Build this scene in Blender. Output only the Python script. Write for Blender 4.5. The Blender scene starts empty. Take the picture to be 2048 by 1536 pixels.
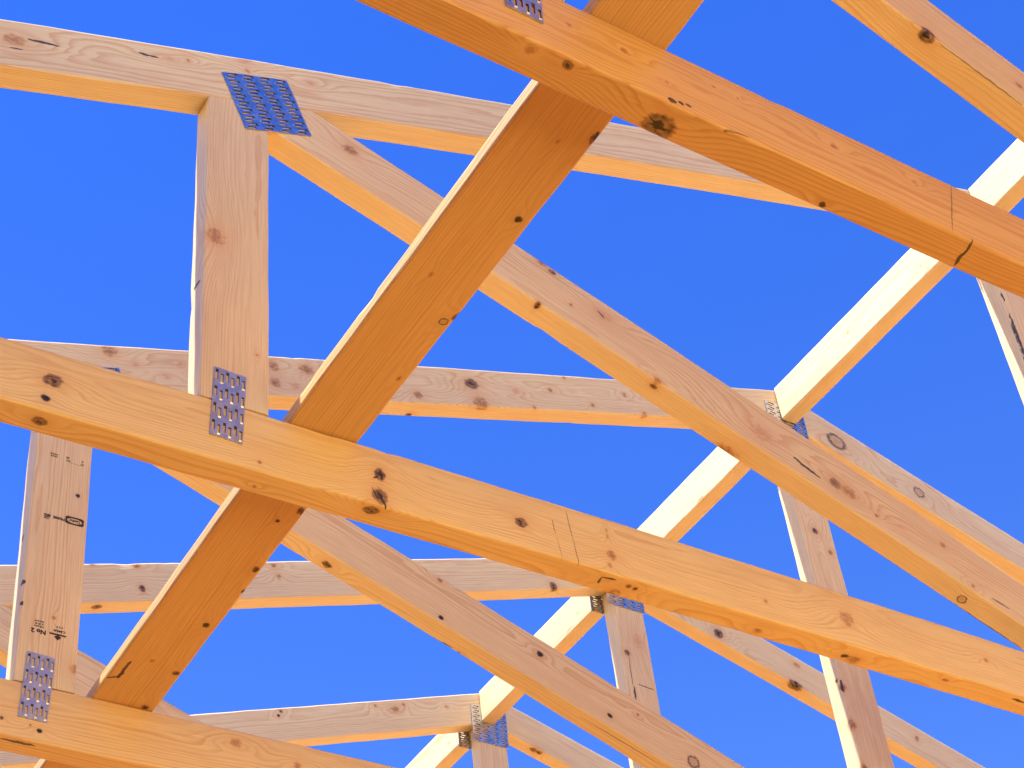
import bpy, math, random
from mathutils import Matrix, Vector

# ------------------------------------------------------------------ camera, world, sun
C = bpy.context.scene
COL = C.collection
BASE = 2.75                       # height of the bottom chords above the floor deck

cam_data = bpy.data.cameras.new('camera')
cam = bpy.data.objects.new('camera', cam_data)
COL.objects.link(cam)
cam_data.sensor_width = 36.0
cam_data.lens = 3590.2 / 2048 * 36
cam_data.clip_start = 0.05
cam_data.clip_end = 3000
RC = ((0.85433, 0.28644, 0.43368), (-0.51087, 0.61625, 0.59937), (-0.09557, -0.73361, 0.67281))
cam.matrix_world = Matrix(((RC[0][0], -RC[0][1], -RC[0][2], -0.5741),
                           (RC[1][0], -RC[1][1], -RC[1][2], -0.7587),
                           (RC[2][0], -RC[2][1], -RC[2][2], -1.2794 + BASE),
                           (0, 0, 0, 1)))
C.camera = cam

SUN_EL = math.radians(73)
SUN_OFF = math.radians(7.5)         # the sun stands left of the trusses, a little beyond their plane
sd = Vector((-math.cos(SUN_EL) * math.cos(SUN_OFF), math.cos(SUN_EL) * math.sin(SUN_OFF), math.sin(SUN_EL)))
world = bpy.data.worlds.new('World')
C.world = world
world.use_nodes = True
wt = world.node_tree
sky = wt.nodes.new('ShaderNodeTexSky')
sky.sky_type = 'NISHITA'
sky.sun_disc = False
sky.sun_elevation = SUN_EL
sky.sun_rotation = math.atan2(sd.x, sd.y)
sky.altitude = 300
sky.air_density = 1.6
sky.dust_density = 0.0
sky.ozone_density = 6.0
hsv = wt.nodes.new('ShaderNodeHueSaturation')
hsv.inputs['Hue'].default_value = 0.528
hsv.inputs['Saturation'].default_value = 1.33
wt.links.new(sky.outputs[0], hsv.inputs['Color'])
wt.links.new(hsv.outputs[0], wt.nodes['Background'].inputs['Color'])
wt.nodes['Background'].inputs['Strength'].default_value = 0.0765

sun_data = bpy.data.lights.new('sun', 'SUN')
sun_data.energy = 5.0
sun_data.angle = math.radians(0.53)
sun_data.color = (1.0, 0.95, 0.88)
sun = bpy.data.objects.new('sun', sun_data)
COL.objects.link(sun)
sun.rotation_euler = sd.to_track_quat('Z', 'Y').to_euler()

C.view_settings.view_transform = 'Standard'
C.view_settings.look = 'None'
C.view_settings.exposure = 1.54
C.view_settings.gamma = 1.0
C.render.engine = 'CYCLES'
C.cycles.max_bounces = 8
C.cycles.diffuse_bounces = 6

# ------------------------------------------------------------------ measured truss profile (metres)
T = 0.038                         # lumber thickness
SP = 0.61836                      # truss spacing
HB = 0.0854                       # bottom chord depth
TA, TM, TL = 0.7024, 0.33017, 0.0915      # left top chord: top edge height at x=0, slope, vertical depth
XA, TM2 = 1.5633, 0.3198                  # ridge, right chord slope
VW = 0.0854
DC, DN, DT = 0.719, 0.38395, 0.0951       # diagonal web: top edge at x=0, slope, vertical depth
KX, KW = 1.5244, 0.0818
ZA = TA + TM * XA
# how each truss leans, sags and bows as set
WARP = {
 0: dict(yo=-.0005, psi=.0243, lam=-.0152, rho=.0105, dz=.0015, dx=-.0039, cq=.0012, cy=-.0011, vl=0),
 1: dict(yo=.001, psi=.0048, lam=-.0123, rho=-.0056, dz=.0017, dx=-.0012, cq=.0005, cy=.0115, vl=-.0021),
 2: dict(yo=-.0021, psi=.0078, lam=-.0039, rho=-.0041, dz=-.0018, dx=-.0024, cq=-.0014, cy=.001, vl=-.0083),
 3: dict(yo=.0032, psi=.0069, lam=.0064, rho=-.0026, dz=-.0001, dx=.0007, cq=.0005, cy=-.0046, vl=0),
 4: dict(yo=-.0016, psi=.0065, lam=.0097, rho=-.0039, dz=-.0008, dx=.0053, cq=.0009, cy=-.0016, vl=0),
 -1: dict(yo=0, psi=.004, lam=0, rho=0, dz=0, dx=0, cq=0, cy=0, vl=0),
 -2: dict(yo=0, psi=-.003, lam=0, rho=0, dz=0, dx=0, cq=0, cy=0, vl=0),
 5: dict(yo=.001, psi=.003, lam=.002, rho=-.001, dz=0, dx=.002, cq=0, cy=0, vl=0),
}
def warp(k, x, dy, z):
    d = WARP[k]
    e = x - .8
    q = min(abs(e), 1.1) ** 2
    return Vector((x + d['dx'], SP * k + d['yo'] + d['cy'] * q + dy + d['psi'] * e + d['lam'] * (z - .4),
                   z + d['cq'] * q + d['rho'] * e + d['dz'] + BASE))
# knots and cracks seen on the boards, in truss coordinates:
# (face, x, z or depth, radius, stretch, kind) and (face, x0, .., x1, .., half width)
KNOTS = {
 ('bottom_chord', 1): [('F', -0.1639, 0.0442, 0.0082, 1.3, 'dark'), ('F', -0.1698, 0.0172, 0.0043, 1.2, 'black'), ('F', 0.074, 0.0134, 0.0027, 1, 'brown'), ('F', 0.2251, 0.0469, 0.0087, 0.8, 'dark'), ('F', 0.2236, 0.014, 0.0107, 0.9, 'dark'), ('F', 0.4141, 0.0377, 0.007, 1.2, 'dark'), ('F', 0.5428, 0.0291, 0.0073, 1, 'brown'), ('F', 0.5379, 0.0118, 0.0048, 0.7, 'brown'), ('F', 0.541, 0.056, 0.0045, 0.35, 'orange'), ('F', 0.5405, 0.066, 0.004, 0.35, 'orange'), ('F', 0.7803, 0.03, 0.0035, 1, 'brown'), ('F', 0.9182, 0.0425, 0.0131, 1, 'orange'), ('F', 1.1699, 0.0462, 0.0051, 1, 'orange'), ('F', 0.1398, -0.0257, 0.002, 1, 'brown'), ('U', -0.168, 0.0186, 0.0059, 1.4, 'dark'), ('U', 0.0801, 0.0259, 0.0028, 1, 'brown'), ('U', 0.5609, 0.0345, 0.01, 1.3, 'brown'), ('U', 0.5729, 0.0135, 0.0033, 1.2, 'dark'), ('U', 0.5827, 0.0148, 0.0033, 1, 'dark'), ('U', 0.7796, 0.0255, 0.0054, 1.3, 'brown'), ('U', 0.9385, 0.0259, 0.0085, 1.6, 'brown'), ('U', 0.9226, 0.0241, 0.0037, 1.6, 'black'), ('U', 1.09, 0.0123, 0.0039, 1.5, 'brown'), ('U', 0.2174, 0.0113, 0.0066, 1.4, 'dark')],
 ('bottom_chord', 0): [('F', 0.0838, 0.049, 0.0038, 1.3, 'brown'), ('F', 0.1468, 0.0498, 0.0047, 1.3, 'brown'), ('F', 0.1905, 0.0311, 0.0024, 1.3, 'brown'), ('F', 0.2514, 0.0602, 0.0025, 1.5, 'brown'), ('F', 0.2809, 0.0594, 0.0025, 1, 'brown'), ('F', 0.4015, 0.0555, 0.0045, 1.5, 'brown'), ('F', 0.5094, 0.0567, 0.0047, 1, 'brown'), ('U', 0.0815, 0.0082, 0.0045, 1.3, 'dark'), ('U', 0.0434, 0.0092, 0.0064, 1.3, 'orange'), ('U', 0.195, 0.0268, 0.0128, 1.3, 'dark'), ('U', 0.3975, 0.0325, 0.0035, 1.2, 'black')],
 ('bottom_chord', 2): [('F', 0.0444, 0.0173, 0.0035, 1, 'black'), ('F', 0.322, 0.0648, 0.0078, 1.2, 'orange'), ('F', 0.416, 0.0508, 0.0064, 1, 'orange'), ('F', -0.0069, 0.0243, 0.0028, 1, 'dark'), ('F', 0.0318, 0.0233, 0.0018, 1, 'brown')],
 ('top_chord', 1): [('F', -0.2568, 0.5786, 0.0107, 1.5, 'orange'), ('F', -0.0317, 0.6668, 0.0037, 1, 'brown'), ('F', 0.0532, 0.6931, 0.0038, 1, 'brown'), ('F', 0.0486, 0.7122, 0.0077, 1.6, 'pink'), ('F', 0.1483, 0.7198, 0.005, 1.5, 'pink'), ('F', -0.0566, 0.6557, 0.0055, 2, 'pink')],
 ('top_chord', 2): [('F', 0.0981, 0.7218, 0.0116, 1.1, 'brown'), ('F', 0.1429, 0.7109, 0.0059, 1.5, 'pink'), ('F', 0.2184, 0.7416, 0.0081, 1.3, 'pink'), ('F', 0.1947, 0.7057, 0.0059, 1.4, 'pink'), ('F', 0.3827, 0.8052, 0.0118, 0.8, 'brown'), ('F', 0.3853, 0.7687, 0.0106, 1.1, 'brown'), ('F', 0.4444, 0.8223, 0.011, 1.2, 'brown'), ('F', 0.4231, 0.7747, 0.0097, 1.2, 'pink'), ('F', 0.6639, 0.85, 0.0082, 1.2, 'brown'), ('F', 0.7789, 0.9223, 0.0111, 1.3, 'dark'), ('F', 0.7952, 0.8822, 0.0146, 1.1, 'brown'), ('F', 0.8764, 0.9437, 0.0076, 1.3, 'pink'), ('F', 0.9554, 0.9776, 0.0052, 1, 'brown'), ('F', 0.993, 1.0235, 0.0054, 0.8, 'orange'), ('F', 1.0524, 0.9762, 0.0054, 1, 'brown'), ('F', 1.135, 1.0359, 0.0056, 1, 'brown'), ('F', 0.9136, 0.9172, 0.0038, 1, 'brown'), ('U', 0.6608, 0.0337, 0.0052, 1.3, 'dark'), ('U', 1.1778, 0.0041, 0.0077, 1, 'orange')],
 ('top_chord', 3): [('F', 0.405, 0.7755, 0.0076, 0.8, 'dark'), ('F', 0.3918, 0.8243, 0.0055, 1.5, 'brown'), ('F', 0.3045, 0.8027, 0.0054, 1.5, 'brown'), ('F', 0.6895, 0.8913, 0.006, 0.9, 'brown'), ('F', 0.6787, 0.9154, 0.0048, 1.5, 'brown'), ('F', 1.3648, 1.0693, 0.0115, 0.8, 'dark'), ('U', 0.3238, 0.0137, 0.0071, 1.4, 'dark')],
 ('top_chord', 4): [('F', 0.9862, 1.0176, 0.004, 1, 'dark'), ('F', 0.9797, 1.0051, 0.004, 1, 'dark'), ('F', 1.2933, 1.1001, 0.0087, 1.3, 'brown'), ('F', 1.3168, 1.1203, 0.0044, 1, 'brown'), ('F', 1.2383, 1.0962, 0.0043, 1, 'brown'), ('F', 1.4397, 1.1454, 0.0045, 1, 'brown')],
 ('right_chord', 2): [('F', 1.6941, 1.1248, 0.0195, 1.25, 'ring'), ('F', 1.9048, 1.0596, 0.0134, 1.1, 'ring')],
 ('right_chord', 3): [('F', 1.8205, 1.0682, 0.0126, 1, 'dark'), ('F', 2.0453, 1.0389, 0.0065, 1.5, 'brown'), ('F', 2.3852, 0.919, 0.0084, 0.8, 'brown'), ('U', 2.0275, 0.0032, 0.0141, 1.3, 'dark')],
 ('right_chord', 4): [('U', 1.6926, 0.01, 0.0079, 1.2, 'dark'), ('U', 1.7074, 0.0084, 0.0063, 1.2, 'dark')],
 ('web_post', 1): [('F', 0.014, 0.3492, 0.0125, 1.2, 'orange'), ('F', 0.0695, 0.1736, 0.0022, 1, 'brown')],
 ('web_post', 2): [('F', 0.068, 0.4183, 0.0034, 1, 'black'), ('F', 0.048, 0.1975, 0.0035, 1, 'orange'), ('F', 0.0813, 0.1235, 0.0068, 1, 'orange')],
 ('diagonal_web', 1): [('F', 0.2048, 0.6084, 0.0086, 1.5, 'brown'), ('F', 0.486, 0.4368, 0.0039, 1, 'dark'), ('F', 0.5161, 0.5116, 0.004, 1.5, 'dark'), ('F', 0.594, 0.4612, 0.0111, 1.8, 'pink'), ('F', 0.6716, 0.3692, 0.004, 1.4, 'brown'), ('F', 0.8433, 0.3365, 0.0177, 1.3, 'pink'), ('F', 0.9659, 0.2878, 0.0085, 1.2, 'dark'), ('F', 0.9877, 0.2798, 0.0096, 1.6, 'orange'), ('F', 1.0319, 0.2523, 0.0032, 1, 'brown'), ('F', 1.1545, 0.2385, 0.0055, 1, 'orange'), ('F', 1.1922, 0.1781, 0.0044, 0.9, 'orange'), ('F', 0.5405, 0.4575, 0.003, 1, 'brown'), ('F', 0.5001, 0.5223, 0.0051, 2, 'brown'), ('U', 0.6711, 0.0112, 0.0038, 1.4, 'dark'), ('U', 0.8022, 0.0365, 0.0108, 1.8, 'brown'), ('U', 1.1874, 0.0225, 0.0072, 1, 'ring')],
 ('diagonal_web', 2): [('F', 0.673, 0.3768, 0.0039, 1.2, 'black'), ('F', 0.8567, 0.3578, 0.0051, 1.3, 'black'), ('F', 0.9808, 0.2725, 0.0041, 1.2, 'black'), ('F', 1.0388, 0.288, 0.0031, 1, 'brown'), ('F', 0.6768, 0.4504, 0.004, 1.4, 'brown'), ('F', 1.1388, 0.2232, 0.0115, 1, 'ring'), ('U', 0.484, 0.0224, 0.0066, 1.2, 'dark'), ('U', 0.7239, 0.0391, 0.0038, 1.2, 'dark')],
 ('diagonal_web', 0): [('U', 0.6345, 0.0027, 0.0087, 1.2, 'dark'), ('F', 0.7786, 0.3703, 0.0051, 1.2, 'brown')],
 ('king_post', 2): [('F', 1.5601, 0.8415, 0.0072, 1, 'dark'), ('F', 1.5875, 0.7971, 0.0057, 1.2, 'brown'), ('S', -0.0023, 0.4711, 0.0071, 1, 'brown'), ('S', -0.0003, 0.3908, 0.0103, 1, 'brown'), ('S', 0.0095, 0.488, 0.0036, 1, 'dark'), ('S', -0.0103, 0.3033, 0.0078, 1, 'brown')],
 ('king_post', 3): [('F', 1.5404, 0.9399, 0.0072, 1, 'dark'), ('F', 1.577, 0.9794, 0.0161, 1.4, 'pink'), ('F', 1.4975, 0.931, 0.0057, 1, 'dark')],
}
STROKES = {
 ('king_post', 1): [('F', 1.5272, .925, 1.5278, .905, .002), ('F', 1.5275, .875, 1.5268, .74, .0036)],
 ('top_chord', 1): [('F', -0.2414, 0.5896, -0.2023, 0.5983, 0.0021), ('F', -0.0995, 0.6446, -0.0852, 0.6455, 0.00224), ('F', -0.0852, 0.6455, -0.073, 0.6494, 0.0018), ('F', -0.2614, 0.5609, -0.2461, 0.5657, 0.00123)],
 ('bottom_chord', 1): [('F', 0.4825, 0.0791, 0.4875, 0.0347, 0.0008), ('F', 0.4877, 0.0362, 0.492, -0.0066, 0.00079), ('F', 0.4602, 0.0564, 0.4627, 0.0366, 0.00079), ('F', 0.4641, 0.0311, 0.4686, -0.0012, 0.00039), ('F', 0.6586, -0.0071, 0.6724, -0.0069, 0.00207), ('F', 0.2163, 0.0395, 0.2223, 0.043, 0.00144), ('F', 0.2254, 0.0538, 0.228, 0.0398, 0.00218), ('F', 0.2144, 0.0241, 0.2207, 0.008, 0.00107), ('F', 0.2225, 0.0195, 0.2306, 0.0004, 0.00214), ('F', -0.1703, 0.0483, -0.1578, 0.0494, 0.00095), ('F', 0.492, -0.0066, 0.5005, -0.007, 0.00156), ('U', 0.5337, 0.0231, 0.5321, 0.0127, 0.00164), ('U', 0.531, 0.011, 0.5507, 0.0089, 0.00164), ('U', 0.9204, 0.0288, 0.9255, 0.0203, 0.0014), ('U', 1.211, 0.0087, 1.2347, 0.0106, 0.00257)],
 ('bottom_chord', 0): [('F', 0.5692, 0.0852, 0.543, 0.0028, 0.00095), ('F', 0.1882, 0.0059, 0.1967, 0.0058, 0.00311), ('F', 0.2006, 0.008, 0.2052, 0.0077, 0.00234), ('F', 0.209, 0.01, 0.2146, 0.0088, 0.00157), ('F', 0.2526, 0.0001, 0.283, 0.0033, 0.0008), ('U', 0.5709, 0.0005, 0.5738, 0.019, 0.00187), ('U', 0.5728, 0.0179, 0.5748, 0.034, 0.00252), ('U', 0.1821, 0.023, 0.2035, 0.0291, 0.00133)],
 ('bottom_chord', 2): [('U', -0.0037, 0.008, 0.0433, 0.0094, 0.00274)],
 ('diagonal_web', 1): [('F', 0.8953, 0.3103, 0.9376, 0.2879, 0.00314), ('F', 1.2255, 0.1672, 1.2565, 0.1571, 0.00138), ('F', 0.5863, 0.4657, 0.5949, 0.4557, 0.00152), ('F', 0.4573, 0.5257, 0.5754, 0.4825, 0.0005), ('U', 0.9868, 0.0394, 1.1445, 0.0377, 0.0014), ('U', 1.1445, 0.0377, 1.3056, 0.0354, 0.00142)],
 ('diagonal_web', 2): [('U', 0.6774, 0.0375, 0.7112, 0.034, 0.00144), ('U', 0.9296, 0.0155, 1.0854, 0.0102, 0.00098)],
 ('king_post', 3): [('F', 1.5436, 0.8514, 1.543, 0.8177, 0.00279), ('F', 1.5434, 0.934, 1.5411, 0.852, 0.00106), ('F', 1.5546, 0.8606, 1.5978, 0.856, 0.00142)],
 ('king_post', 2): [('S', -0.0054, 0.4843, -0.0086, 0.4598, 0.00472)],
 ('web_post', 1): [('S', 0.0263, 0.2764, 0.0086, 0.2753, 0.00303)],
 ('web_post', 2): [('S', 0.0202, 0.3388, 0.0243, 0.331, 0.00419), ('S', 0.0075, 0.2429, 0.0005, 0.2467, 0.00397), ('S', -0.0087, 0.2111, -0.006, 0.2062, 0.00291)],
 ('diagonal_web', 0): [('U', 0.6483, 0.0014, 0.7701, 0.0011, 0.00088)],
}
BRACE_KNOTS = [('U', 0.1833, 0.2396, 0.0042, 1, 'black'), ('U', 0.1878, 0.4054, 0.0053, 1, 'ring'), ('U', 0.1963, 0.3929, 0.0033, 2, 'dark'), ('U', 0.1882, 0.5071, 0.0028, 1.5, 'brown'), ('U', 0.1743, 0.7932, 0.0031, 1, 'black'), ('U', 0.1821, 1.0228, 0.0044, 1.2, 'black'), ('U', 0.1906, 0.891, 0.0041, 1.5, 'dark'), ('U', 0.1496, 1.1226, 0.0036, 1.2, 'brown'), ('U', 0.1897, 1.1376, 0.0046, 1, 'dark'), ('U', 0.1832, 1.2279, 0.0048, 1, 'dark'), ('U', 0.1946, 0.1119, 0.004, 2, 'dark'), ('U', 0.1643, 0.1319, 0.0028, 1.5, 'brown'), ('U', 0.1406, 0.3483, 0.0031, 1.5, 'brown'), ('U', 0.1968, 0.9386, 0.0034, 1.5, 'dark'), ('U', 0.1906, 0.7648, 0.0031, 2, 'dark')]
BRACE_STROKES = [('U', 0.1234, 1.1767, 0.1251, 1.1341, 0.00275), ('U', 0.1115, 1.1816, 0.1247, 1.171, 0.00183), ('U', 0.1961, 0.1161, 0.1939, 0.1045, 0.00143), ('U', 0.195, 0.7712, 0.1941, 0.7611, 0.00157), ('U', 0.1069, 0.5422, 0.108, 0.4713, 0.00034)]

# ------------------------------------------------------------------ node helpers
def vnew(nt, t, **kw):
    n = nt.nodes.new(t)
    for k, v in kw.items():
        setattr(n, k, v)
    return n
class NB:
    """small helper that writes math nodes into a tree"""
    def __init__(s, nt): s.nt = nt
    def put(s, sock, v):
        if isinstance(v, (int, float)): sock.default_value = v
        elif isinstance(v, tuple): sock.default_value = v if len(v) == len(sock.default_value) else v + (1,)
        else: s.nt.links.new(v, sock)
    def m(s, op, a, b=0.0, c=None, clamp=False):
        n = s.nt.nodes.new('ShaderNodeMath'); n.operation = op; n.use_clamp = clamp
        s.put(n.inputs[0], a); s.put(n.inputs[1], b)
        if c is not None: s.put(n.inputs[2], c)
        return n.outputs[0]
    def ss(s, v, lo, hi, a=0.0, b=1.0):
        n = s.nt.nodes.new('ShaderNodeMapRange'); n.interpolation_type = 'SMOOTHSTEP'
        s.put(n.inputs[0], v); s.put(n.inputs[1], lo); s.put(n.inputs[2], hi); s.put(n.inputs[3], a); s.put(n.inputs[4], b)
        return n.outputs[0]
    def mix(s, f, a, b, blend='MIX'):
        n = s.nt.nodes.new('ShaderNodeMix'); n.data_type = 'RGBA'; n.blend_type = blend
        s.put(n.inputs[0], f); s.put(n.inputs[6], a); s.put(n.inputs[7], b)
        return n.outputs[2]
    def noise(s, vec, scale, detail=3.0, rough=.5, dim='3D'):
        n = s.nt.nodes.new('ShaderNodeTexNoise'); n.noise_dimensions = dim
        s.put(n.inputs['Vector'], vec); n.inputs['Scale'].default_value = scale
        n.inputs['Detail'].default_value = detail; n.inputs['Roughness'].default_value = rough
        return n.outputs[0]
    def vec(s, x, y, z):
        n = s.nt.nodes.new('ShaderNodeCombineXYZ')
        s.put(n.inputs[0], x); s.put(n.inputs[1], y); s.put(n.inputs[2], z)
        return n.outputs[0]

def group(name, ins, outs):
    g = bpy.data.node_groups.new(name, 'ShaderNodeTree')
    for n, t in ins: g.interface.new_socket(n, in_out='INPUT', socket_type=t)
    for n, t in outs: g.interface.new_socket(n, in_out='OUTPUT', socket_type=t)
    gi = g.nodes.new('NodeGroupInput'); go = g.nodes.new('NodeGroupOutput')
    return g, gi, go, NB(g)
FL, CO, VE = 'NodeSocketFloat', 'NodeSocketColor', 'NodeSocketVector'

# distance to a knot, and how far it pushes the growth rings aside
g, gi, go, b = group('knot shape', [(n, FL) for n in ('A', 'B', 'A0', 'B0', 'Radius', 'Stretch', 'Noise', 'Depth')], [('Rho', FL), ('Push', FL)])
I = gi.outputs
da = b.m('DIVIDE', b.m('SUBTRACT', I['A'], I['A0']), I['Stretch'])
db = b.m('SUBTRACT', I['B'], I['B0'])
rr = b.m('SQRT', b.m('ADD', b.m('MULTIPLY', da, da), b.m('MULTIPLY', db, db)))
rho = b.m('DIVIDE', rr, I['Radius'])
rho = b.m('ADD', rho, b.m('MULTIPLY', b.m('SUBTRACT', I['Noise'], .5), 1.1))
rho = b.m('ADD', rho, b.m('MULTIPLY', b.m('MAXIMUM', b.m('SUBTRACT', I['Depth'], .007), 0.0), 160.))
g.links.new(rho, go.inputs['Rho'])
# the rings bend widely along the board and only a little across it
da2 = b.m('DIVIDE', da, 2.4)
r2 = b.m('DIVIDE', b.m('SQRT', b.m('ADD', b.m('MULTIPLY', da2, da2), b.m('MULTIPLY', db, db))), I['Radius'])
fade = b.ss(I['Depth'], .03, .004)
g.links.new(b.m('MULTIPLY', b.m('MULTIPLY', b.m('MULTIPLY', I['Radius'], fade), 1.5), b.m('EXPONENT', b.m('MULTIPLY', b.m('MULTIPLY', r2, r2), -.22))), go.inputs['Push'])
G_SHAPE = g

g, gi, go, b = group('knot colour', [('Color', CO), ('Rho', FL), ('Noise', FL), ('Inner', CO), ('Outer', CO), ('Halo', CO), ('HaloAmount', FL), ('CoreAmount', FL), ('Rim', FL)], [('Color', CO)])
I = gi.outputs
h = b.m('MULTIPLY', b.m('EXPONENT', b.m('MULTIPLY', b.m('MULTIPLY', I['Rho'], I['Rho']), -.28)), I['HaloAmount'])
c = b.mix(h, I['Color'], I['Halo'])
core = b.m('MULTIPLY', b.ss(I['Rho'], 1.3, .65), I['CoreAmount'])
rings = b.m('ADD', b.m('MULTIPLY', b.m('SINE', b.m('MULTIPLY', I['Rho'], 14.0)), .16), b.m('ADD', b.m('MULTIPLY', I['Rho'], .95), b.m('MULTIPLY', b.m('SUBTRACT', I['Noise'], .55), 2.4)), clamp=True)
c = b.mix(core, c, b.mix(rings, I['Inner'], I['Outer']))
rim = b.m('MULTIPLY', b.m('SUBTRACT', 1.0, b.ss(b.m('ABSOLUTE', b.m('SUBTRACT', I['Rho'], .95)), .06, .3)), I['Rim'])
rim = b.m('MULTIPLY', rim, b.ss(I['Noise'], .3, .5, .35, 1.0))
c = b.mix(rim, c, (.025, .012, .008))
g.links.new(c, go.inputs['Color'])
G_KCOL = g

g, gi, go, b = group('crack', [('Color', CO)] + [(n, FL) for n in ('A', 'B', 'A0', 'B0', 'Cos', 'Sin', 'HalfLength', 'HalfWidth', 'Gate', 'Noise', 'Dark')], [('Color', CO)])
I = gi.outputs
da = b.m('SUBTRACT', I['A'], I['A0']); db = b.m('SUBTRACT', I['B'], I['B0'])
u = b.m('ADD', b.m('MULTIPLY', da, I['Cos']), b.m('MULTIPLY', db, I['Sin']))
v = b.m('SUBTRACT', b.m('MULTIPLY', db, I['Cos']), b.m('MULTIPLY', da, I['Sin']))
v = b.m('ADD', v, b.m('MULTIPLY', b.m('SUBTRACT', I['Noise'], .5), b.m('MULTIPLY', I['HalfWidth'], 2.5)))
un = b.m('DIVIDE', u, I['HalfLength'])
tap = b.m('SQRT', b.m('MAXIMUM', b.m('SUBTRACT', 1.0, b.m('MULTIPLY', un, un)), 0.0))
vn = b.m('DIVIDE', b.m('ABSOLUTE', v), b.m('ADD', b.m('MULTIPLY', I['HalfWidth'], tap), 1e-5))
mk = b.m('MULTIPLY', b.ss(vn, 1.15, .7), b.m('LESS_THAN', b.m('ABSOLUTE', un), 1.0))
mk = b.m('MULTIPLY', b.m('MULTIPLY', mk, I['Gate']), I['Dark'])
c = b.mix(mk, I['Color'], (.02, .011, .008))
g.links.new(c, go.inputs['Color'])
G_CRACK = g

KIND = {  # inner, outer, halo, halo amount, core amount, rim
 'dark': ((.022, .012, .006), (.44, .22, .07), (.70, .36, .12), .6, 1.0, .45),
 'black': ((.010, .006, .004), (.05, .022, .012), (.62, .34, .12), .35, 1.0, .4),
 'brown': ((.20, .07, .018), (.74, .38, .13), (.74, .42, .17), .6, .72, .06),
 'orange': ((.36, .14, .035), (.70, .40, .15), (.78, .48, .20), .65, .7, 0.0),
 'pink': ((.52, .22, .07), (.82, .50, .24), (.76, .48, .26), .6, .38, 0.0),
 'ring': ((.30, .16, .07), (.7, .44, .2), (.72, .46, .22), .3, .45, .8),
}

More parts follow.
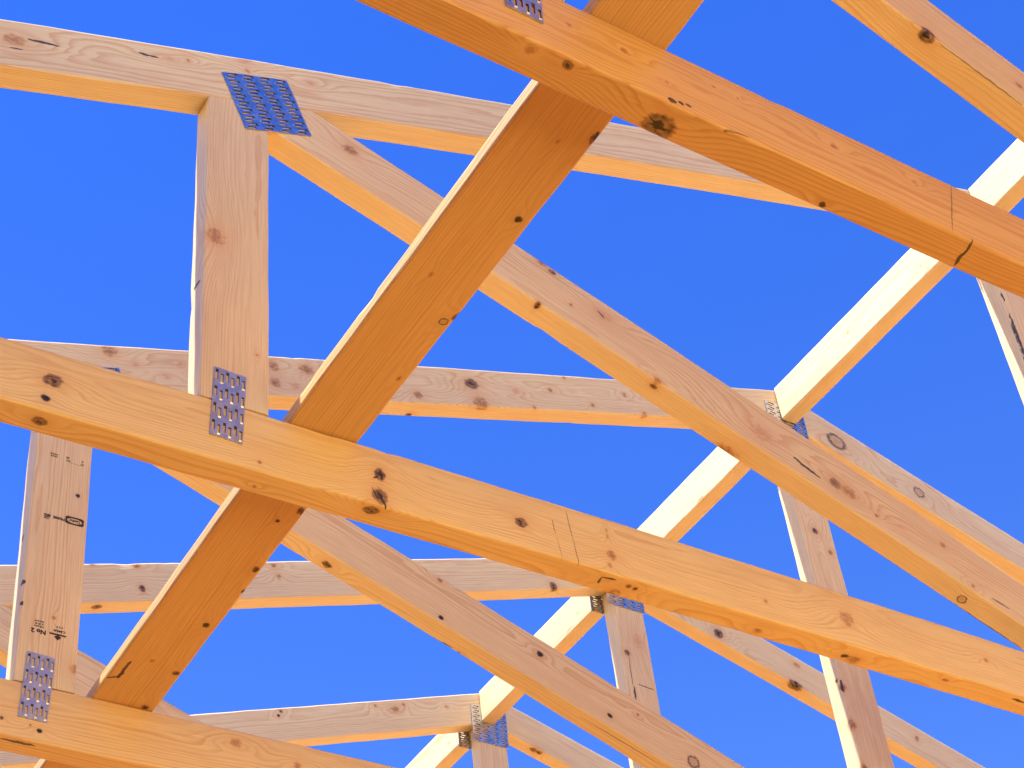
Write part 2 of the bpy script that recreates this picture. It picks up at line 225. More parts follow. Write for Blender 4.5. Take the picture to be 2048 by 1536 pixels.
def wood_material(name, W=.0854, knots=(), cracks=(), tint=(1, 1, 1)):
    """softwood cut from a log: rings, fibre, knots and checks in board coordinates (l, w, t)"""
    m = bpy.data.materials.new(name)
    m.use_nodes = True
    nt = m.node_tree
    bs = nt.nodes['Principled BSDF']
    b = NB(nt)
    at = vnew(nt, 'ShaderNodeAttribute', attribute_name='board')
    se = vnew(nt, 'ShaderNodeAttribute', attribute_name='log')
    sp = nt.nodes.new('ShaderNodeSeparateXYZ'); nt.links.new(at.outputs['Vector'], sp.inputs[0])
    sq = nt.nodes.new('ShaderNodeSeparateXYZ'); nt.links.new(se.outputs['Vector'], sq.inputs[0])
    l, w, t = sp.outputs
    pa, pb, sd_ = sq.outputs
    lo = b.m('ADD', l, sd_)
    lownoise = b.noise(b.vec(b.m('MULTIPLY', lo, 1.3), b.m('MULTIPLY', w, 5.), b.m('MULTIPLY', t, 5.)), 1.0, 2)
    wig = b.noise(b.vec(b.m('MULTIPLY', lo, 6.), b.m('MULTIPLY', w, 45.), b.m('MULTIPLY', t, 45.)), 1.0, 3)
    spot = b.noise(b.vec(b.m('MULTIPLY', lo, 120.), b.m('MULTIPLY', w, 200.), b.m('MULTIPLY', t, 200.)), 1.0, 3)
    push = 0.0
    wtop = b.m('SUBTRACT', W, w)
    rhos = []
    for (f, a0, b0, r, st, kd) in knots:
        n = nt.nodes.new('ShaderNodeGroup'); n.node_tree = G_SHAPE
        b.put(n.inputs['A'], l); b.put(n.inputs['B'], w if f == 'F' else t)
        b.put(n.inputs['A0'], a0); b.put(n.inputs['B0'], b0); b.put(n.inputs['Radius'], r * .95); b.put(n.inputs['Stretch'], st)
        b.put(n.inputs['Noise'], spot)
        b.put(n.inputs['Depth'], t if f == 'F' else w if f == 'U' else wtop)
        push = b.m('ADD', push, n.outputs['Push'])
        rhos.append(n.outputs['Rho'])
    dw = b.m('SUBTRACT', w, b.m('ADD', pa, b.m('MULTIPLY', b.m('SUBTRACT', lownoise, .5), .035)))
    dt = b.m('SUBTRACT', t, b.m('ADD', pb, b.m('MULTIPLY', b.m('SUBTRACT', wig, .5), .007)))
    rad = b.m('SQRT', b.m('ADD', b.m('MULTIPLY', dw, dw), b.m('MULTIPLY', dt, dt)))
    rad = b.m('ADD', rad, push)
    # ring width drifts with radius
    ph = b.m('ADD', b.m('MULTIPLY', rad, 330.), b.m('MULTIPLY', b.noise(b.vec(b.m('MULTIPLY', rad, 40.), sd_, 0.), 1.0, 1), 2.5))
    fr = b.m('FRACT', ph)
    late = b.m('MULTIPLY', b.ss(fr, .35, .93), b.ss(fr, 1.0, .93))
    late = b.m('MULTIPLY', late, b.ss(b.noise(b.vec(b.m('FLOOR', ph), sd_, 3.), 3.7, 0), .3, .7, .35, 1.0))
    fib = b.noise(b.vec(b.m('MULTIPLY', lo, 14.), b.m('MULTIPLY', w, 900.), b.m('MULTIPLY', t, 900.)), 1.0, 3, .6)
    blot = b.noise(b.vec(b.m('MULTIPLY', lo, 4.), b.m('MULTIPLY', w, 22.), b.m('MULTIPLY', t, 22.)), 1.0, 4, .6)
    tone = b.noise(b.vec(sd_, 7.3, 1.1), 1.9, 0)
    c = b.mix(b.ss(tone, .3, .7), WOOD_A, WOOD_B)
    c = b.mix(b.m('MULTIPLY', late, .6), c, WOOD_L)
    c = b.mix(b.m('MULTIPLY', b.ss(blot, .45, .75), .35), c, WOOD_R)
    c = b.mix(.30, c, b.mix(b.ss(fib, .3, .7), (.45, .42, .38), (1.0, 1.0, 1.0)), 'MULTIPLY')
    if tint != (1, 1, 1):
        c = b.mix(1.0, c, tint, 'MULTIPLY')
    for (f, a0, b0, r, st, kd), rho in zip(knots, rhos):
        k = KIND[kd]
        n = nt.nodes.new('ShaderNodeGroup'); n.node_tree = G_KCOL
        b.put(n.inputs['Color'], c); b.put(n.inputs['Rho'], rho); b.put(n.inputs['Noise'], spot)
        for s_, v_ in zip(('Inner', 'Outer', 'Halo', 'HaloAmount', 'CoreAmount', 'Rim'), k):
            b.put(n.inputs[s_], v_)
        c = n.outputs[0]
    if cracks:
        gates = {'F': b.m('LESS_THAN', t, .004), 'U': b.m('LESS_THAN', w, .004), 'S': b.m('GREATER_THAN', w, W - .004)}
        wob = b.noise(b.vec(b.m('MULTIPLY', l, 90.), b.m('MULTIPLY', w, 90.), b.m('MULTIPLY', t, 90.)), 1.0, 3)
    for (f, a0, b0, a1, b1, hw) in cracks:
        L = math.hypot(a1 - a0, b1 - b0)
        n = nt.nodes.new('ShaderNodeGroup'); n.node_tree = G_CRACK
        b.put(n.inputs['Color'], c); b.put(n.inputs['A'], l); b.put(n.inputs['B'], w if f == 'F' else t)
        b.put(n.inputs['A0'], (a0 + a1) / 2); b.put(n.inputs['B0'], (b0 + b1) / 2)
        b.put(n.inputs['Cos'], (a1 - a0) / L); b.put(n.inputs['Sin'], (b1 - b0) / L)
        b.put(n.inputs['HalfLength'], L / 2 + .001); b.put(n.inputs['HalfWidth'], hw)
        b.put(n.inputs['Gate'], gates[f]); b.put(n.inputs['Noise'], wob); b.put(n.inputs['Dark'], .9 if hw > .001 else .6)
        c = n.outputs[0]
    nt.links.new(c, bs.inputs['Base Color'])
    bs.inputs['Roughness'].default_value = .5
    bs.inputs['Specular IOR Level'].default_value = .5
    bump = nt.nodes.new('ShaderNodeBump')
    bump.inputs['Strength'].default_value = .35
    bump.inputs['Distance'].default_value = .0006
    nt.links.new(b.m('SUBTRACT', b.m('MULTIPLY', fib, .8), b.m('MULTIPLY', late, .4)), bump.inputs['Height'])
    nt.links.new(bump.outputs[0], bs.inputs['Normal'])
    return m

WOOD_A = (.91, .77, .48)
WOOD_B = (.89, .71, .41)
WOOD_L = (.70, .38, .15)
WOOD_R = (.74, .48, .25)
plain_wood = wood_material('softwood')

def steel_material():
    m = bpy.data.materials.new('galvanised steel'); m.use_nodes = True
    nt = m.node_tree; bs = nt.nodes['Principled BSDF']; b = NB(nt)
    tc = nt.nodes.new('ShaderNodeTexCoord')
    vo = nt.nodes.new('ShaderNodeTexVoronoi'); vo.inputs['Scale'].default_value = 140
    nt.links.new(tc.outputs['Object'], vo.inputs['Vector'])
    sp = nt.nodes.new('ShaderNodeSeparateColor'); nt.links.new(vo.outputs['Color'], sp.inputs[0])
    nz = b.noise(tc.outputs['Object'], 60., 4, .6)
    nt.links.new(b.mix(b.m('ADD', b.m('MULTIPLY', sp.outputs[0], .5), b.m('MULTIPLY', nz, .5)), (.42, .43, .47), (.66, .67, .72)), bs.inputs['Base Color'])
    bs.inputs['Metallic'].default_value = 1.0
    nt.links.new(b.ss(nz, .3, .7, .28, .45), bs.inputs['Roughness'])
    bump = nt.nodes.new('ShaderNodeBump'); bump.inputs['Strength'].default_value = .15; bump.inputs['Distance'].default_value = .0005
    nt.links.new(nz, bump.inputs['Height']); nt.links.new(bump.outputs[0], bs.inputs['Normal'])
    return m
steel = steel_material()
shade_steel = bpy.data.materials.new('shade-darkened cut steel'); shade_steel.use_nodes = True  # slot walls and teeth coloured dark to add shade inside the holes
nt = shade_steel.node_tree; b = NB(nt); bs = nt.nodes['Principled BSDF']
tc = nt.nodes.new('ShaderNodeTexCoord')
nt.links.new(b.mix(b.noise(tc.outputs['Object'], 300., 3), (.03, .028, .03), (.14, .12, .11)), bs.inputs['Base Color'])
bs.inputs['Roughness'].default_value = .7; bs.inputs['Metallic'].default_value = .4
ink = bpy.data.materials.new('stamp ink'); ink.use_nodes = True
nt = ink.node_tree; b = NB(nt); bs = nt.nodes['Principled BSDF']
tc = nt.nodes.new('ShaderNodeTexCoord')
nt.links.new(b.mix(b.ss(b.noise(tc.outputs['Object'], 900., 3), .45, .8), (.018, .014, .02), (.2, .13, .1)), bs.inputs['Base Color'])
bs.inputs['Roughness'].default_value = .8

# ------------------------------------------------------------------ object helpers
def mesh_obj(name, verts, faces, mat, parent=None, attrs=None, smooth=False):
    me = bpy.data.meshes.new(name)
    me.from_pydata([tuple(v) for v in verts], [], faces)
    if attrs:
        for an, data in attrs.items():
            a = me.attributes.new(an, 'FLOAT_VECTOR', 'POINT')
            a.data.foreach_set('vector', [c for v in data for c in v])
    if smooth:
        me.polygons.foreach_set('use_smooth', [True] * len(me.polygons))
    me.materials.append(mat)
    me.update()
    o = bpy.data.objects.new(name, me)
    COL.objects.link(o)
    if parent is not None:
        o.parent = parent
        o.matrix_parent_inverse = Matrix.Translation(-parent.location)
    return o

rnd = random.Random(11)
def section(W, th, r=.0032):
    """rounded rectangle (w, t), corners eased, counter-clockwise seen from +l"""
    pts = []
    nw, nt_ = 8, 3
    def arc(cw, ct, a0):
        return [(cw + r * math.cos(a0 + i * math.pi / 6), ct + r * math.sin(a0 + i * math.pi / 6)) for i in range(4)]
    def seg(p, q, n):
        return [(p[0] + (q[0] - p[0]) * i / n, p[1] + (q[1] - p[1]) * i / n) for i in range(1, n)]
    c1 = arc(W - r, th - r, 0)
    c2 = arc(r, th - r, math.pi / 2)
    c3 = arc(r, r, math.pi)
    c4 = arc(W - r, r, 1.5 * math.pi)
    pts += c1 + seg(c1[-1], c2[0], nw) + c2 + seg(c2[-1], c3[0], nt_) + c3 + seg(c3[-1], c4[0], nw) + c4 + seg(c4[-1], c1[0], nt_)
    return pts

def board_mesh(place, W, th, lo, hi, step=.015):
    """lo(w), hi(w): where the sawn ends are; place(l, w, t) -> world"""
    sec = section(W, th)
    n = len(sec)
    Lm = hi(W / 2) - lo(W / 2)
    N = max(2, int(Lm / step))
    pith = (rnd.uniform(-.01, W + .01), rnd.choice((-1, 1)) * rnd.uniform(.03, .09), rnd.uniform(0, 90))
    ph = [rnd.uniform(0, 6.28) for _ in range(6)]
    V, A, Bt = [], [], []
    # dents and splintered bits along the eased corners
    chips = [(rnd.uniform(lo(W / 2), hi(W / 2)), rnd.uniform(.006, .02), rnd.uniform(.0004, .0014), rnd.randrange(4)) for _ in range(int(Lm * 2.2) + 1)]
    for i in range(N + 1):
        f = i / N
        for (w, t) in sec:
            l = lo(w) + (hi(w) - lo(w)) * f
            # slight waviness of the sawn and eased surface
            e = .00045 * (math.sin(l * 23 + ph[0] + w * 40) + math.sin(l * 61 + ph[1] + t * 90)) * .5
            e2 = .00045 * (math.sin(l * 19 + ph[2] + w * 70) + math.sin(l * 47 + ph[3])) * .5
            ww = w + (e if (w > W / 2) else -e2) * (1 if (w < .004 or w > W - .004) else 0)
            tt = t
            if (w < .0035 or w > W - .0035) and (t < .0035 or t > th - .0035):
                q = (1 if w > W / 2 else 0) + (2 if t > th / 2 else 0)
                for (cl_, ch, cd, cq) in chips:
                    if cq == q and abs(l - cl_) < ch:
                        e3 = cd * (1 - ((l - cl_) / ch) ** 2)
                        ww += e3 if w < W / 2 else -e3
                        tt += e3 if t < th / 2 else -e3
            V.append(place(l, ww, tt)); A.append((l, w, t)); Bt.append(pith)
    F = []
    for i in range(N):
        for j in range(n):
            a, b_ = i * n + j, i * n + (j + 1) % n
            F.append((a, a + n, b_ + n, b_))
    F.append(tuple(range(n)))
    F.append(tuple(range(N * n, N * n + n))[::-1])
    return V, F, A, Bt

def line_cut(O, u, v, P, Q, inset=.0006, side=1):
    """l where the ray O+u*l+v*w meets the line P-Q, as a function of w"""
    dx, dz = Q[0] - P[0], Q[1] - P[1]
    nx, nz = -dz, dx
    L = math.hypot(nx, nz); nx /= L; nz /= L
    den = u[0] * nx + u[1] * nz
    def f(w):
        sx, sz = O[0] + v[0] * w, O[1] + v[1] * w
        return ((P[0] - sx) * nx + (P[1] - sz) * nz) / den + side * inset
    return f

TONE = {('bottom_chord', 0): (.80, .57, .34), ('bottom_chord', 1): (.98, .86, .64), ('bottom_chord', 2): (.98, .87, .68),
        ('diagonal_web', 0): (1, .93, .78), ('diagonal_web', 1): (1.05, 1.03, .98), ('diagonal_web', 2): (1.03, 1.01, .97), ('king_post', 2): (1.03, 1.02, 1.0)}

def member(name, key, k, root, O, u, W, lo, hi, th=T, dy0=0.0, slope_under=None, lean=0.0):
    v = (-u[1], u[0])
    def place(l, w, t):
        x, z = O[0] + u[0] * l + v[0] * w, O[1] + u[1] * l + v[1] * w
        return warp(k, x + lean * (z - .4), t + dy0, z)
    def conv(f, a, c):
        if f == 'F':
            return ((a - O[0]) * u[0] + (c - O[1]) * u[1], (a - O[0]) * v[0] + (c - O[1]) * v[1])
        if f == 'U':
            return ((a - O[0]) / u[0], min(max(c, .0), th))
        return (c - O[1], min(max(a, .0), th))
    kn = [(f,) + conv(f, a, c) + (r, st, kd) for (f, a, c, r, st, kd) in KNOTS.get(key, ())]
    cr = [(f,) + conv(f, a, c) + conv(f, a1, c1) + (hw,) for (f, a, c, a1, c1, hw) in STROKES.get(key, ())]
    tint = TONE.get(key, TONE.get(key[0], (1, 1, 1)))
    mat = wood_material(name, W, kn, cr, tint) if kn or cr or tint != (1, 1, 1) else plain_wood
    V, F, A, Bt = board_mesh(place, W, th, lo, hi, .015 if k >= 0 else .1)
    return mesh_obj(name, V, F, mat, root, {'board': A, 'log': Bt}, False)

def plate(k, root, cx, cz, ang, nl, nc, front=True, pl=.0254, pc=.00655):
    """toothed steel connector plate, nl slot rows of pitch pl along its length, nc across; slots are real holes"""
    ca, sa = math.cos(ang), math.sin(ang)
    th = .0019
    y_out, y_in = (-th, -.0002) if front else (T + th, T + .0002)
    V, F, DK = [], [], []
    bow = rnd.uniform(-.0004, .0006)
    Lh, Wh = nl * pl / 2, nc * pc / 2
    def P(a, c, y):
        x, z = cx + ca * a - sa * c, cz + sa * a + ca * c
        off = (bow * (a / Lh) ** 2 + .0003 * math.sin(a * 130 + c * 90)) * (-1 if front else 1)
        if y == y_in: off = 0
        V.append(warp(k, x, y + off, z)); return len(V) - 1
    sl, sw = .0150, .0034
    def quad(*p):
        F.append(tuple(p) if front else tuple(p)[::-1])
    for i in range(nl):
        for j in range(nc):
            a0, a1 = -Lh + i * pl, -Lh + (i + 1) * pl
            c0, c1 = -Wh + j * pc, -Wh + (j + 1) * pc
            am = (a0 + a1) / 2 + (.0028 if j % 2 else -.0028) + rnd.uniform(-.0004, .0004)
            cm = (c0 + c1) / 2
            o = [P(a0, c0, y_out), P(a1, c0, y_out), P(a1, c1, y_out), P(a0, c1, y_out)]
            hq = [(am - sl / 2, cm - sw / 2), (am + sl / 2, cm - sw / 2), (am + sl / 2, cm + sw / 2), (am - sl / 2, cm + sw / 2)]
            h = [P(x, c, y_out) for x, c in hq]
            hi_ = [P(x, c, y_in) for x, c in hq]
            for q in range(4):
                r_ = (q + 1) % 4
                quad(o[q], o[r_], h[r_], h[q])
                quad(h[q], h[r_], hi_[r_], hi_[q]); DK.append(len(F) - 1)
            # the punched tooth: a curved lip that stands at one end of the slot
            e = am + (sl / 2) * (1 if j % 2 else -1)
            s_ = 1 if j % 2 else -1
            yo = y_out + (-.0009 if front else .0009)
            t0 = [P(e, cm - sw / 2, y_out), P(e, cm + sw / 2, y_out), P(e - s_ * .0016, cm + sw / 2, yo), P(e - s_ * .0016, cm - sw / 2, yo),
                  P(e - s_ * .0034, cm + sw / 2, y_in), P(e - s_ * .0034, cm - sw / 2, y_in)]
            quad(t0[0], t0[1], t0[2], t0[3]); quad(t0[3], t0[2], t0[4], t0[5]); DK.append(len(F) - 1)
    # outer edges
    cs = [(-Lh, -Wh), (Lh, -Wh), (Lh, Wh), (-Lh, Wh)]
    for q in range(4):
        (a0, c0), (a1, c1) = cs[q], cs[(q + 1) % 4]
        n = 8
        for i in range(n):
            p = (a0 + (a1 - a0) * i / n, c0 + (c1 - c0) * i / n); r_ = (a0 + (a1 - a0) * (i + 1) / n, c0 + (c1 - c0) * (i + 1) / n)
            quad(P(*p, y_in), P(*r_, y_in), P(*r_, y_out), P(*p, y_out))
    o = mesh_obj('connector_plate', V, F, steel, root)
    o.data.materials.append(shade_steel)
    for i in DK: o.data.polygons[i].material_index = 1
    return o

# ------------------------------------------------------------------ the roof trusses
XL, XR = -2.0, 2 * XA + 2.0
LABELS = {
 0: 'nearest pale wood roof truss, its knotty bottom chord crossing the upper right corner',
 1: 'second roof truss from the camera, its upright web left of centre between two steel plates',
 2: 'third roof truss from the camera, its upright web at the left edge stamped with lettering',
 3: 'fourth roof truss from the camera, peak half hidden behind the long bottom chord',
 4: 'farthest roof truss in view, its peak and steel plate near the bottom edge',
 -1: 'roof truss directly overhead, under the first row of added roof boards',
 -2: 'roof truss behind the viewer, under the added roof boards',
 5: 'next roof truss beyond the last one in view, below the edge of the photo',
}
def build_truss(k):
    root = bpy.data.objects.new('roof_truss', None)
    root.empty_display_size = .2
    root.location = warp(k, 0, T / 2, 0)
    COL.objects.link(root)
    root['label'] = LABELS[k]; root['category'] = 'roof truss'; root['group'] = 'roof trusses in a row'
    cs = lambda s_: (1 / math.hypot(1, s_), s_ / math.hypot(1, s_))
    uL, uR, uD, uE = cs(TM), cs(-TM2), cs(-DN), cs(DN)
    inf = 50
    # chords
    O = (0, 0)
    member('bottom_chord', ('bottom_chord', k), k, root, O, (1, 0), HB, lambda w: XL, lambda w: XR)
    O = (0, TA - TL)
    heel = (0, HB), (1, HB)
    cl = line_cut(O, uL, (-uL[1], uL[0]), *heel, side=1)
    apx = line_cut(O, uL, (-uL[1], uL[0]), (XA, 0), (XA, 1), side=-1)
    lend = -2.0
    member('top_chord', ('top_chord', k), k, root, O, uL, TL * uL[0], lambda w: max(cl(w), lend * 1.1), apx)
    O = (0, TA + TM * XA + TM2 * XA - TL)
    v = (-uR[1], uR[0])
    apx2 = line_cut(O, uR, v, (XA, 0), (XA, 1), side=1)
    cr_ = line_cut(O, uR, v, *heel, side=-1)
    member('top_chord', ('right_chord', k), k, root, O, uR, TL * uR[0], apx2, cr_)
    # uprights, cut to the slope above
    under_l = ((0, TA - TL), (1, TA - TL + TM))
    zr0 = TA + TM * XA + TM2 * XA - TL
    under_r = ((0, zr0), (1, zr0 - TM2))
    vl = WARP[k]['vl']
    O = (VW, HB)
    member('web_post', ('web_post', k), k, root, O, (0, 1), VW, lambda w: .0008, line_cut(O, (0, 1), (-1, 0), *under_l, side=-1), lean=vl)
    O = (2 * XA, HB)
    member('web_post', ('web_post_far', k), k, root, O, (0, 1), VW, lambda w: .0008, line_cut(O, (0, 1), (-1, 0), *under_r, side=-1))
    O = (KX + KW, HB)
    a = line_cut(O, (0, 1), (-1, 0), *under_l, side=-1); b_ = line_cut(O, (0, 1), (-1, 0), *under_r, side=-1)
    member('king_post', ('king_post', k), k, root, O, (0, 1), KW, lambda w: .0008, lambda w: min(a(w), b_(w)))
    # diagonals
    O = (0, DC - DT); v = (-uD[1], uD[0]); W = DT * uD[0]
    a = line_cut(O, uD, v, *under_l); b_ = line_cut(O, uD, v, (VW, 0), (VW, 1))
    c = line_cut(O, uD, v, *heel, side=-1); d = line_cut(O, uD, v, (KX, 0), (KX, 1), side=-1)
    member('diagonal_web', ('diagonal_web', k), k, root, O, uD, W, lambda w: max(a(w), b_(w)), lambda w: min(c(w), d(w)))
    xr = 2 * XA - VW
    zt = DC - DT - DN * 2 * XA
    O = (0, zt); v = (-uE[1], uE[0])
    a2 = line_cut(O, uE, v, *heel); b2 = line_cut(O, uE, v, (KX + KW, 0), (KX + KW, 1))
    c2 = line_cut(O, uE, v, *under_r, side=-1); d2 = line_cut(O, uE, v, (xr, 0), (xr, 1), side=-1)
    member('diagonal_web', ('diagonal_web_far', k), k, root, O, uE, W, lambda w: max(a2(w), b2(w)), lambda w: min(c2(w), d2(w)))
    # steel plates on both faces of every joint
    r90 = math.radians(90)
    for front in (True, False):
        s_ = 0 if front else -.006
        plate(k, root, .0808 + s_ + (.004 if k == 2 else 0), .6367 - (.013 if k == 2 else 0), math.radians(20), 4, 16, front)
        plate(k, root, .0352 + s_, .082, r90 + math.radians(-2), 4, 6, front)
        plate(k, root, 1.5606 + (0 if front else -.018), 1.1165, math.radians(-1), 4, 16, front)
        plate(k, root, KX + KW / 2, .080, 0, 6, 16, front)
        plate(k, root, 2 * XA - .0808, .6367, math.radians(-20), 4, 16, front)
        plate(k, root, 2 * XA - .0352, .082, r90, 4, 6, front)
        plate(k, root, -1.62, .09, math.radians(8), 5, 16, front)
        plate(k, root, 2 * XA + 1.62, .09, math.radians(-8), 5, 16, front)
    return root
trusses = [build_truss(k) for k in range(6)]
for k in (-1, -2): build_truss(k)

# ------------------------------------------------------------------ grade stamps on the upright web of the third truss
post = [o for o in trusses[2].children if o.name.startswith('web_post')][0]
def stamp_mesh(verts2, faces):
    out = []
    for (x, z) in verts2:
        out.append(warp(2, x + WARP[2]['vl'] * (z - .4), -.00025, z))
    return out, faces
SV, SF = [], []
def add2(verts, faces):
    o_ = len(SV); SV.extend(verts); SF.extend(tuple(i + o_ for i in f) for f in faces)
def stamp_text(s_, x, z, size, width=None, ang=0.0):
    """text printed upside down: it reads from right to left, x, z is its first baseline corner"""
    cu = bpy.data.curves.new('stamp', 'FONT'); cu.body = s_; cu.size = size; cu.resolution_u = 2; cu.offset = .045 * size
    o = bpy.data.objects.new('stamp', cu); COL.objects.link(o)
    me = bpy.data.meshes.new_from_object(o)
    bpy.data.objects.remove(o); bpy.data.curves.remove(cu)
    xs = [v.co.x for v in me.vertices]
    k_ = (width / (max(xs) - min(xs))) if width else 1
    x0 = min(xs)
    a = math.pi + ang
    vs = []
    for v_ in me.vertices:
        p, q = (v_.co.x - x0) * k_, v_.co.y
        vs.append((x + math.cos(a) * p - math.sin(a) * q, z + math.sin(a) * p + math.cos(a) * q))
    add2(vs, [tuple(p.vertices) for p in me.polygons])
    bpy.data.meshes.remove(me)
def poly2(pts, x, z, s_=1.0, ang=0.0):
    a = math.pi + ang
    add2([(x + (math.cos(a) * p - math.sin(a) * q) * s_, z + (math.sin(a) * p + math.cos(a) * q) * s_) for p, q in pts], [tuple(range(len(pts)))])
def finish_stamp(name):
    V_, F_ = stamp_mesh(SV, SF)
    st = mesh_obj(name, V_, F_, ink)
    st.parent = post
    st.matrix_parent_inverse = (Matrix.Translation(trusses[2].location) @ post.matrix_parent_inverse).inverted()
    SV.clear(); SF.clear()
# mill box with an oval in it (right end), then the grade
n = 24
bx, bz, bw, bh = .0660, .3702, .0275, .0140
ring = [(math.cos(2 * math.pi * (i + .5) / n), math.sin(2 * math.pi * (i + .5) / n)) for i in range(n)]
outer, oval = [], []
for cxx, sxx in ring:
    m_ = max(abs(cxx), abs(sxx))
    outer.append((bx + cxx / m_ * bw / 2, bz + sxx / m_ * bh / 2)); oval.append((bx + cxx * bw * .41, bz + sxx * bh * .31))
add2(outer + oval, [(i, (i + 1) % n, n + (i + 1) % n, n + i) for i in range(n)])
stamp_text('Canfor', bx + .0085, bz + .0020, .0062, .0170)
stamp_text('PRIME', .0515, .3702, .0062, .0175)
stamp_text('#2', .0305, .3702, .0078, .0100)
stamp_text('SPF', .0285, .3640, .0030, .0080)
finish_stamp('mill_stamp')
# leaf mark
leaf = [(0, 1.0), (.18, .62), (.42, .74), (.36, .36), (.78, .42), (.60, .12), (.80, -.02), (.3, -.30), (.14, -.30), (.1, -.42), (-.1, -.42), (-.14, -.30), (-.3, -.30), (-.80, -.02), (-.60, .12), (-.78, .42), (-.36, .36), (-.42, .74), (-.18, .62)]
add2([(.0552 - p * .0062, .1678 - q * .0062) for p, q in leaf] + [(.0552, .1678)], [(i, (i + 1) % len(leaf), len(leaf)) for i in range(len(leaf))])
poly2([(0, 0), (.0235, 0), (.0235, .0026), (.0, .0026)], .0668, .1726)
stamp_text('CMSA', .0655, .1790, .0050, .0175)
stamp_text('111', .0612, .1850, .0042, .0085)
stamp_text('No 2', .0382, .1728, .0098, .0210)
stamp_text('NLGA', .0345, .1788, .0034, .0135)
stamp_text('S-P-F', .0345, .1830, .0034, .0125)
stamp_text('KD-HT', .0345, .1872, .0034, .0135)
finish_stamp('grade_stamp')
# small marks near the top
stamp_text('NLGA', .0330, .4800, .0036, .0110)
stamp_text('RULE', .0330, .4842, .0036, .0110)
stamp_text('NO', .0526, .4790, .0042, .0065)
stamp_text('2', .0512, .4845, .0045, .0055)
stamp_text('HT', .0735, .4790, .0040, .0055)
stamp_text('S', .0725, .4845, .0040, .003)
poly2([(0, 0), (.021, 0), (.021, .0004), (0, .0004)], .0730, .4752)
finish_stamp('inspection_stamp')

# ------------------------------------------------------------------ ridge blocks and the long flat brace
GX, GZ, GH, GW = XA - .019, 1.2117, .089, .038
BL = ['short bright ridge block at the upper right, between the nearest and second trusses',
      'long bright ridge block at the right, ending against the peak of the third truss',
      'bright ridge block between the third and fourth trusses, crossing behind a diagonal web',
      'bright ridge block low in the photo, ending against the peak of the farthest truss',
      'bright ridge block at the bottom edge, running on from the farthest truss']
BL[0] = 'sunlit ridge block at the right edge, running from the nearest truss to the second truss'
BL[1] = 'sunlit ridge block ending against the peak of the third truss, right of centre'
for k in range(-1, 5):
    if k >= 0:
        A0 = warp(k, XA, T + .0025, 1.17); 
    else:
        continue
    B0 = warp(k + 1, XA, -.0028, 1.17)
    root_k = k
    W, th = GH, GW
    x0 = GX
    def place(l, w, t, y0=A0.y, zb=GZ - GH + BASE, x0=x0):
        return Vector((x0 + t, y0 + l, zb + w))
    Ln = B0.y - A0.y
    stain = [('F', .25, .006, .003, 4, 'orange'), ('F', .47, .004, .003, 5, 'orange')] if k == 2 else [('F', .34, .045, .0035, 1.3, 'orange'), ('F', .12, .03, .003, 1.3, 'orange')]
    mat = wood_material('ridge_block', W, stain, [])
    V, F, A, Bt = board_mesh(place, W, th, lambda w: 0, lambda w: Ln)
    o = mesh_obj('ridge_block', V, [f[::-1] for f in F], mat, None, {'board': A, 'log': Bt})
    o['label'] = BL[k]; o['category'] = 'wood block'; o['group'] = 'ridge blocks between the trusses'

SX, SW, BT = .1093, .0885, .0196
def conv_b(x, y): return (y + .9, x - SX)
KB = [('F', *conv_b(x, y), r, st_, kd) for (_, x, y, r, st_, kd) in BRACE_KNOTS]
SB = [('F', *conv_b(x, y), *conv_b(x1, y1), hw) for (_, x, y, x1, y1, hw) in BRACE_STROKES]
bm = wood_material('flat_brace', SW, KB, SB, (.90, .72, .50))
def place(l, w, t):
    y = l - .9
    k = y / SP
    k0 = int(min(max(math.floor(k), 0), 4)); f = min(max(k - k0, 0), 1)
    z = (warp(k0, .15, 0, HB).z * (1 - f) + warp(k0 + 1, .15, 0, HB).z * f) + .0008
    return Vector((SX + w, y, z + t))
V, F, A, Bt = board_mesh(place, SW, BT, lambda w: 0, lambda w: .9 + 5 * SP + .2)
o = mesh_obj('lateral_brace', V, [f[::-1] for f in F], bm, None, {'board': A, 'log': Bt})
o['label'] = 'long flat wooden brace laid across the bottom chords, rising diagonally past the upright web'
o['category'] = 'wood brace'

# ------------------------------------------------------------------ floor deck and ground (below the frame; they light the undersides)
def ground_material(name, ca, cb, sc):
    m = bpy.data.materials.new(name); m.use_nodes = True
    nt = m.node_tree; bs = nt.nodes['Principled BSDF']; b = NB(nt)
    tc = nt.nodes.new('ShaderNodeTexCoord')
    nt.links.new(b.mix(b.ss(b.noise(tc.outputs['Object'], sc, 5, .65), .35, .65), ca, cb), bs.inputs['Base Color'])
    bs.inputs['Roughness'].default_value = .9
    return m
def sheet(name, x0, x1, y0, y1, z, mat):
    o = mesh_obj(name, [(x0, y0, z), (x1, y0, z), (x1, y1, z), (x0, y1, z)], [(0, 1, 2, 3)], mat)
    o['kind'] = 'structure'
    return o
sheet('ground', -1500, 1500, -1500, 1500, -.30, ground_material('dry earth', (.68, .49, .20), (.76, .57, .27), 1.2))
sheet('added_dark_floor', -2.1, .7, -2.9, 12, 0, ground_material('dark added floor', (.05, .011, .001), (.07, .016, .0015), 6))  # dark half added so undersides at the left get less bounced light
sheet('floor_deck', .7, XR + .1, -2.9, 12, 0.004, ground_material('strand board', (.31, .12, .006), (.39, .16, .01), 40))

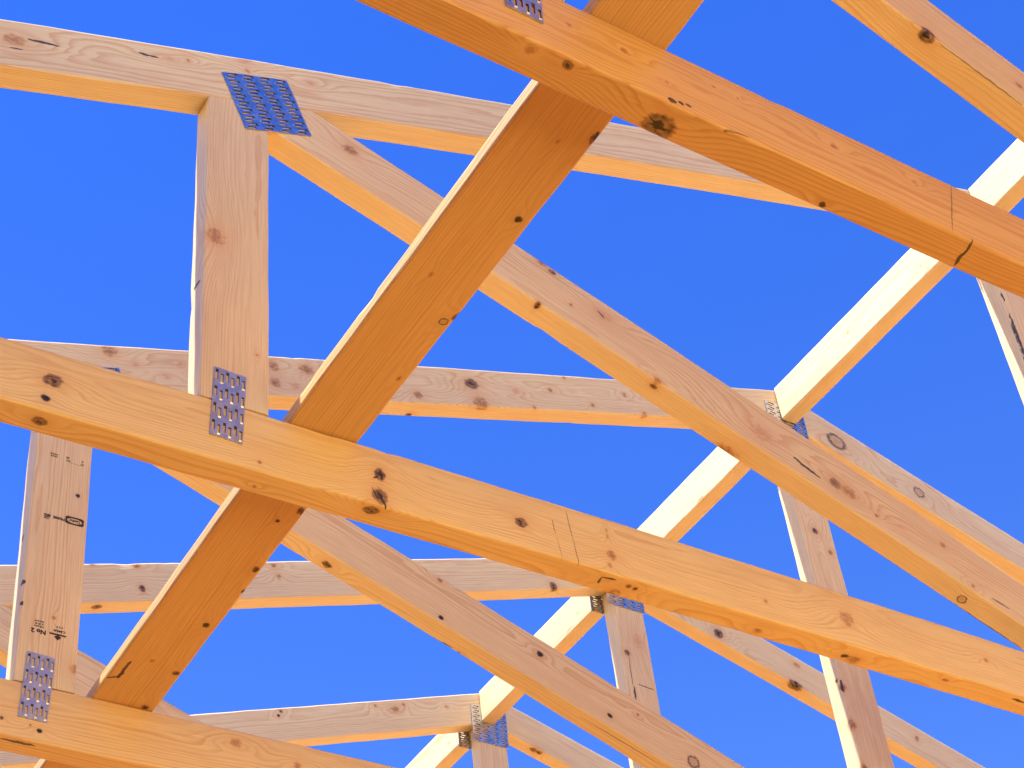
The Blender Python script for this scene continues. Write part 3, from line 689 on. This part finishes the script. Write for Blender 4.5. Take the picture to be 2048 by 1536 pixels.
# unseen roof boards added behind the viewer to block part of the sky
osb = ground_material('roof strand board', (.50, .25, .07), (.60, .33, .11), 40)
def added_roof_board(side):
    V = []
    for dz in (0, .012):
        for (x, y) in ((XA, -.66), (XA, -3.1), (XA - side * 3.9, -3.1), (XA - side * 3.9, -.66)):
            V.append((x, y, BASE + ZA - (TM if side > 0 else TM2) * abs(x - XA) + .006 + dz))
    o = mesh_obj('added_roof_sheathing', V, [(0, 1, 2, 3), (7, 6, 5, 4), (0, 4, 5, 1), (1, 5, 6, 2), (2, 6, 7, 3), (3, 7, 4, 0)], osb)
    o['label'] = 'added sky-blocking strand board roof sheathing on the ' + ('left' if side > 0 else 'right') + ' slope behind the viewer'
    o['category'] = 'roof sheathing'
added_roof_board(1); added_roof_board(-1)

# side walls that carry the trusses: studs, plates and boards
def box(x0, x1, y0, y1, z0, z1):
    return [(x0, y0, z0), (x1, y0, z0), (x1, y1, z0), (x0, y1, z0), (x0, y0, z1), (x1, y0, z1), (x1, y1, z1), (x0, y1, z1)], \
           [(3, 2, 1, 0), (4, 5, 6, 7), (0, 1, 5, 4), (1, 2, 6, 5), (2, 3, 7, 6), (3, 0, 4, 7)]
for side, xw in ((-1, -1.99), (1, XR - .01)):
    root = bpy.data.objects.new('side_wall', None); COL.objects.link(root)
    root.location = (xw, 1.5, 0)
    root['label'] = 'unfinished stud wall under the ' + ('left' if side < 0 else 'right') + ' ends of the trusses'
    root['category'] = 'wall'
    xi, xo = sorted((xw, xw + side * .089))
    for nm, (z0, z1) in (('bottom_plate', (.004, .042)), ('top_plate', (BASE - .045, BASE - .007))):
        mesh_obj(nm, *box(xi, xo, -2.9, 12, z0, z1), plain_wood, root)
    for i in range(25):
        y = -2.88 + i * .61
        mesh_obj('stud', *box(xi + .001, xo - .001, y, y + T, .0425, BASE - .0455), plain_wood, root)
    xs = sorted((xw + side * .0905, xw + side * .1025))
    mesh_obj('wall_board', *box(*xs, -2.9, 12, .003, BASE - .01), osb, root)

V = []  # unseen gable triangle, added to cut off low sky behind the camera
for y in (-3.09, -3.078):
    V += [(XL, y, BASE + .02), (XR, y, BASE + .02), (XA, y, BASE + ZA - .02)]
o = mesh_obj('added_gable_board', V, [(0, 1, 2), (5, 4, 3), (0, 3, 4, 1), (1, 4, 5, 2), (2, 5, 3, 0)], osb)
o['label'] = 'added triangular strand board sky-blocking gable end behind the viewer'; o['category'] = 'sky-blocking gable end'
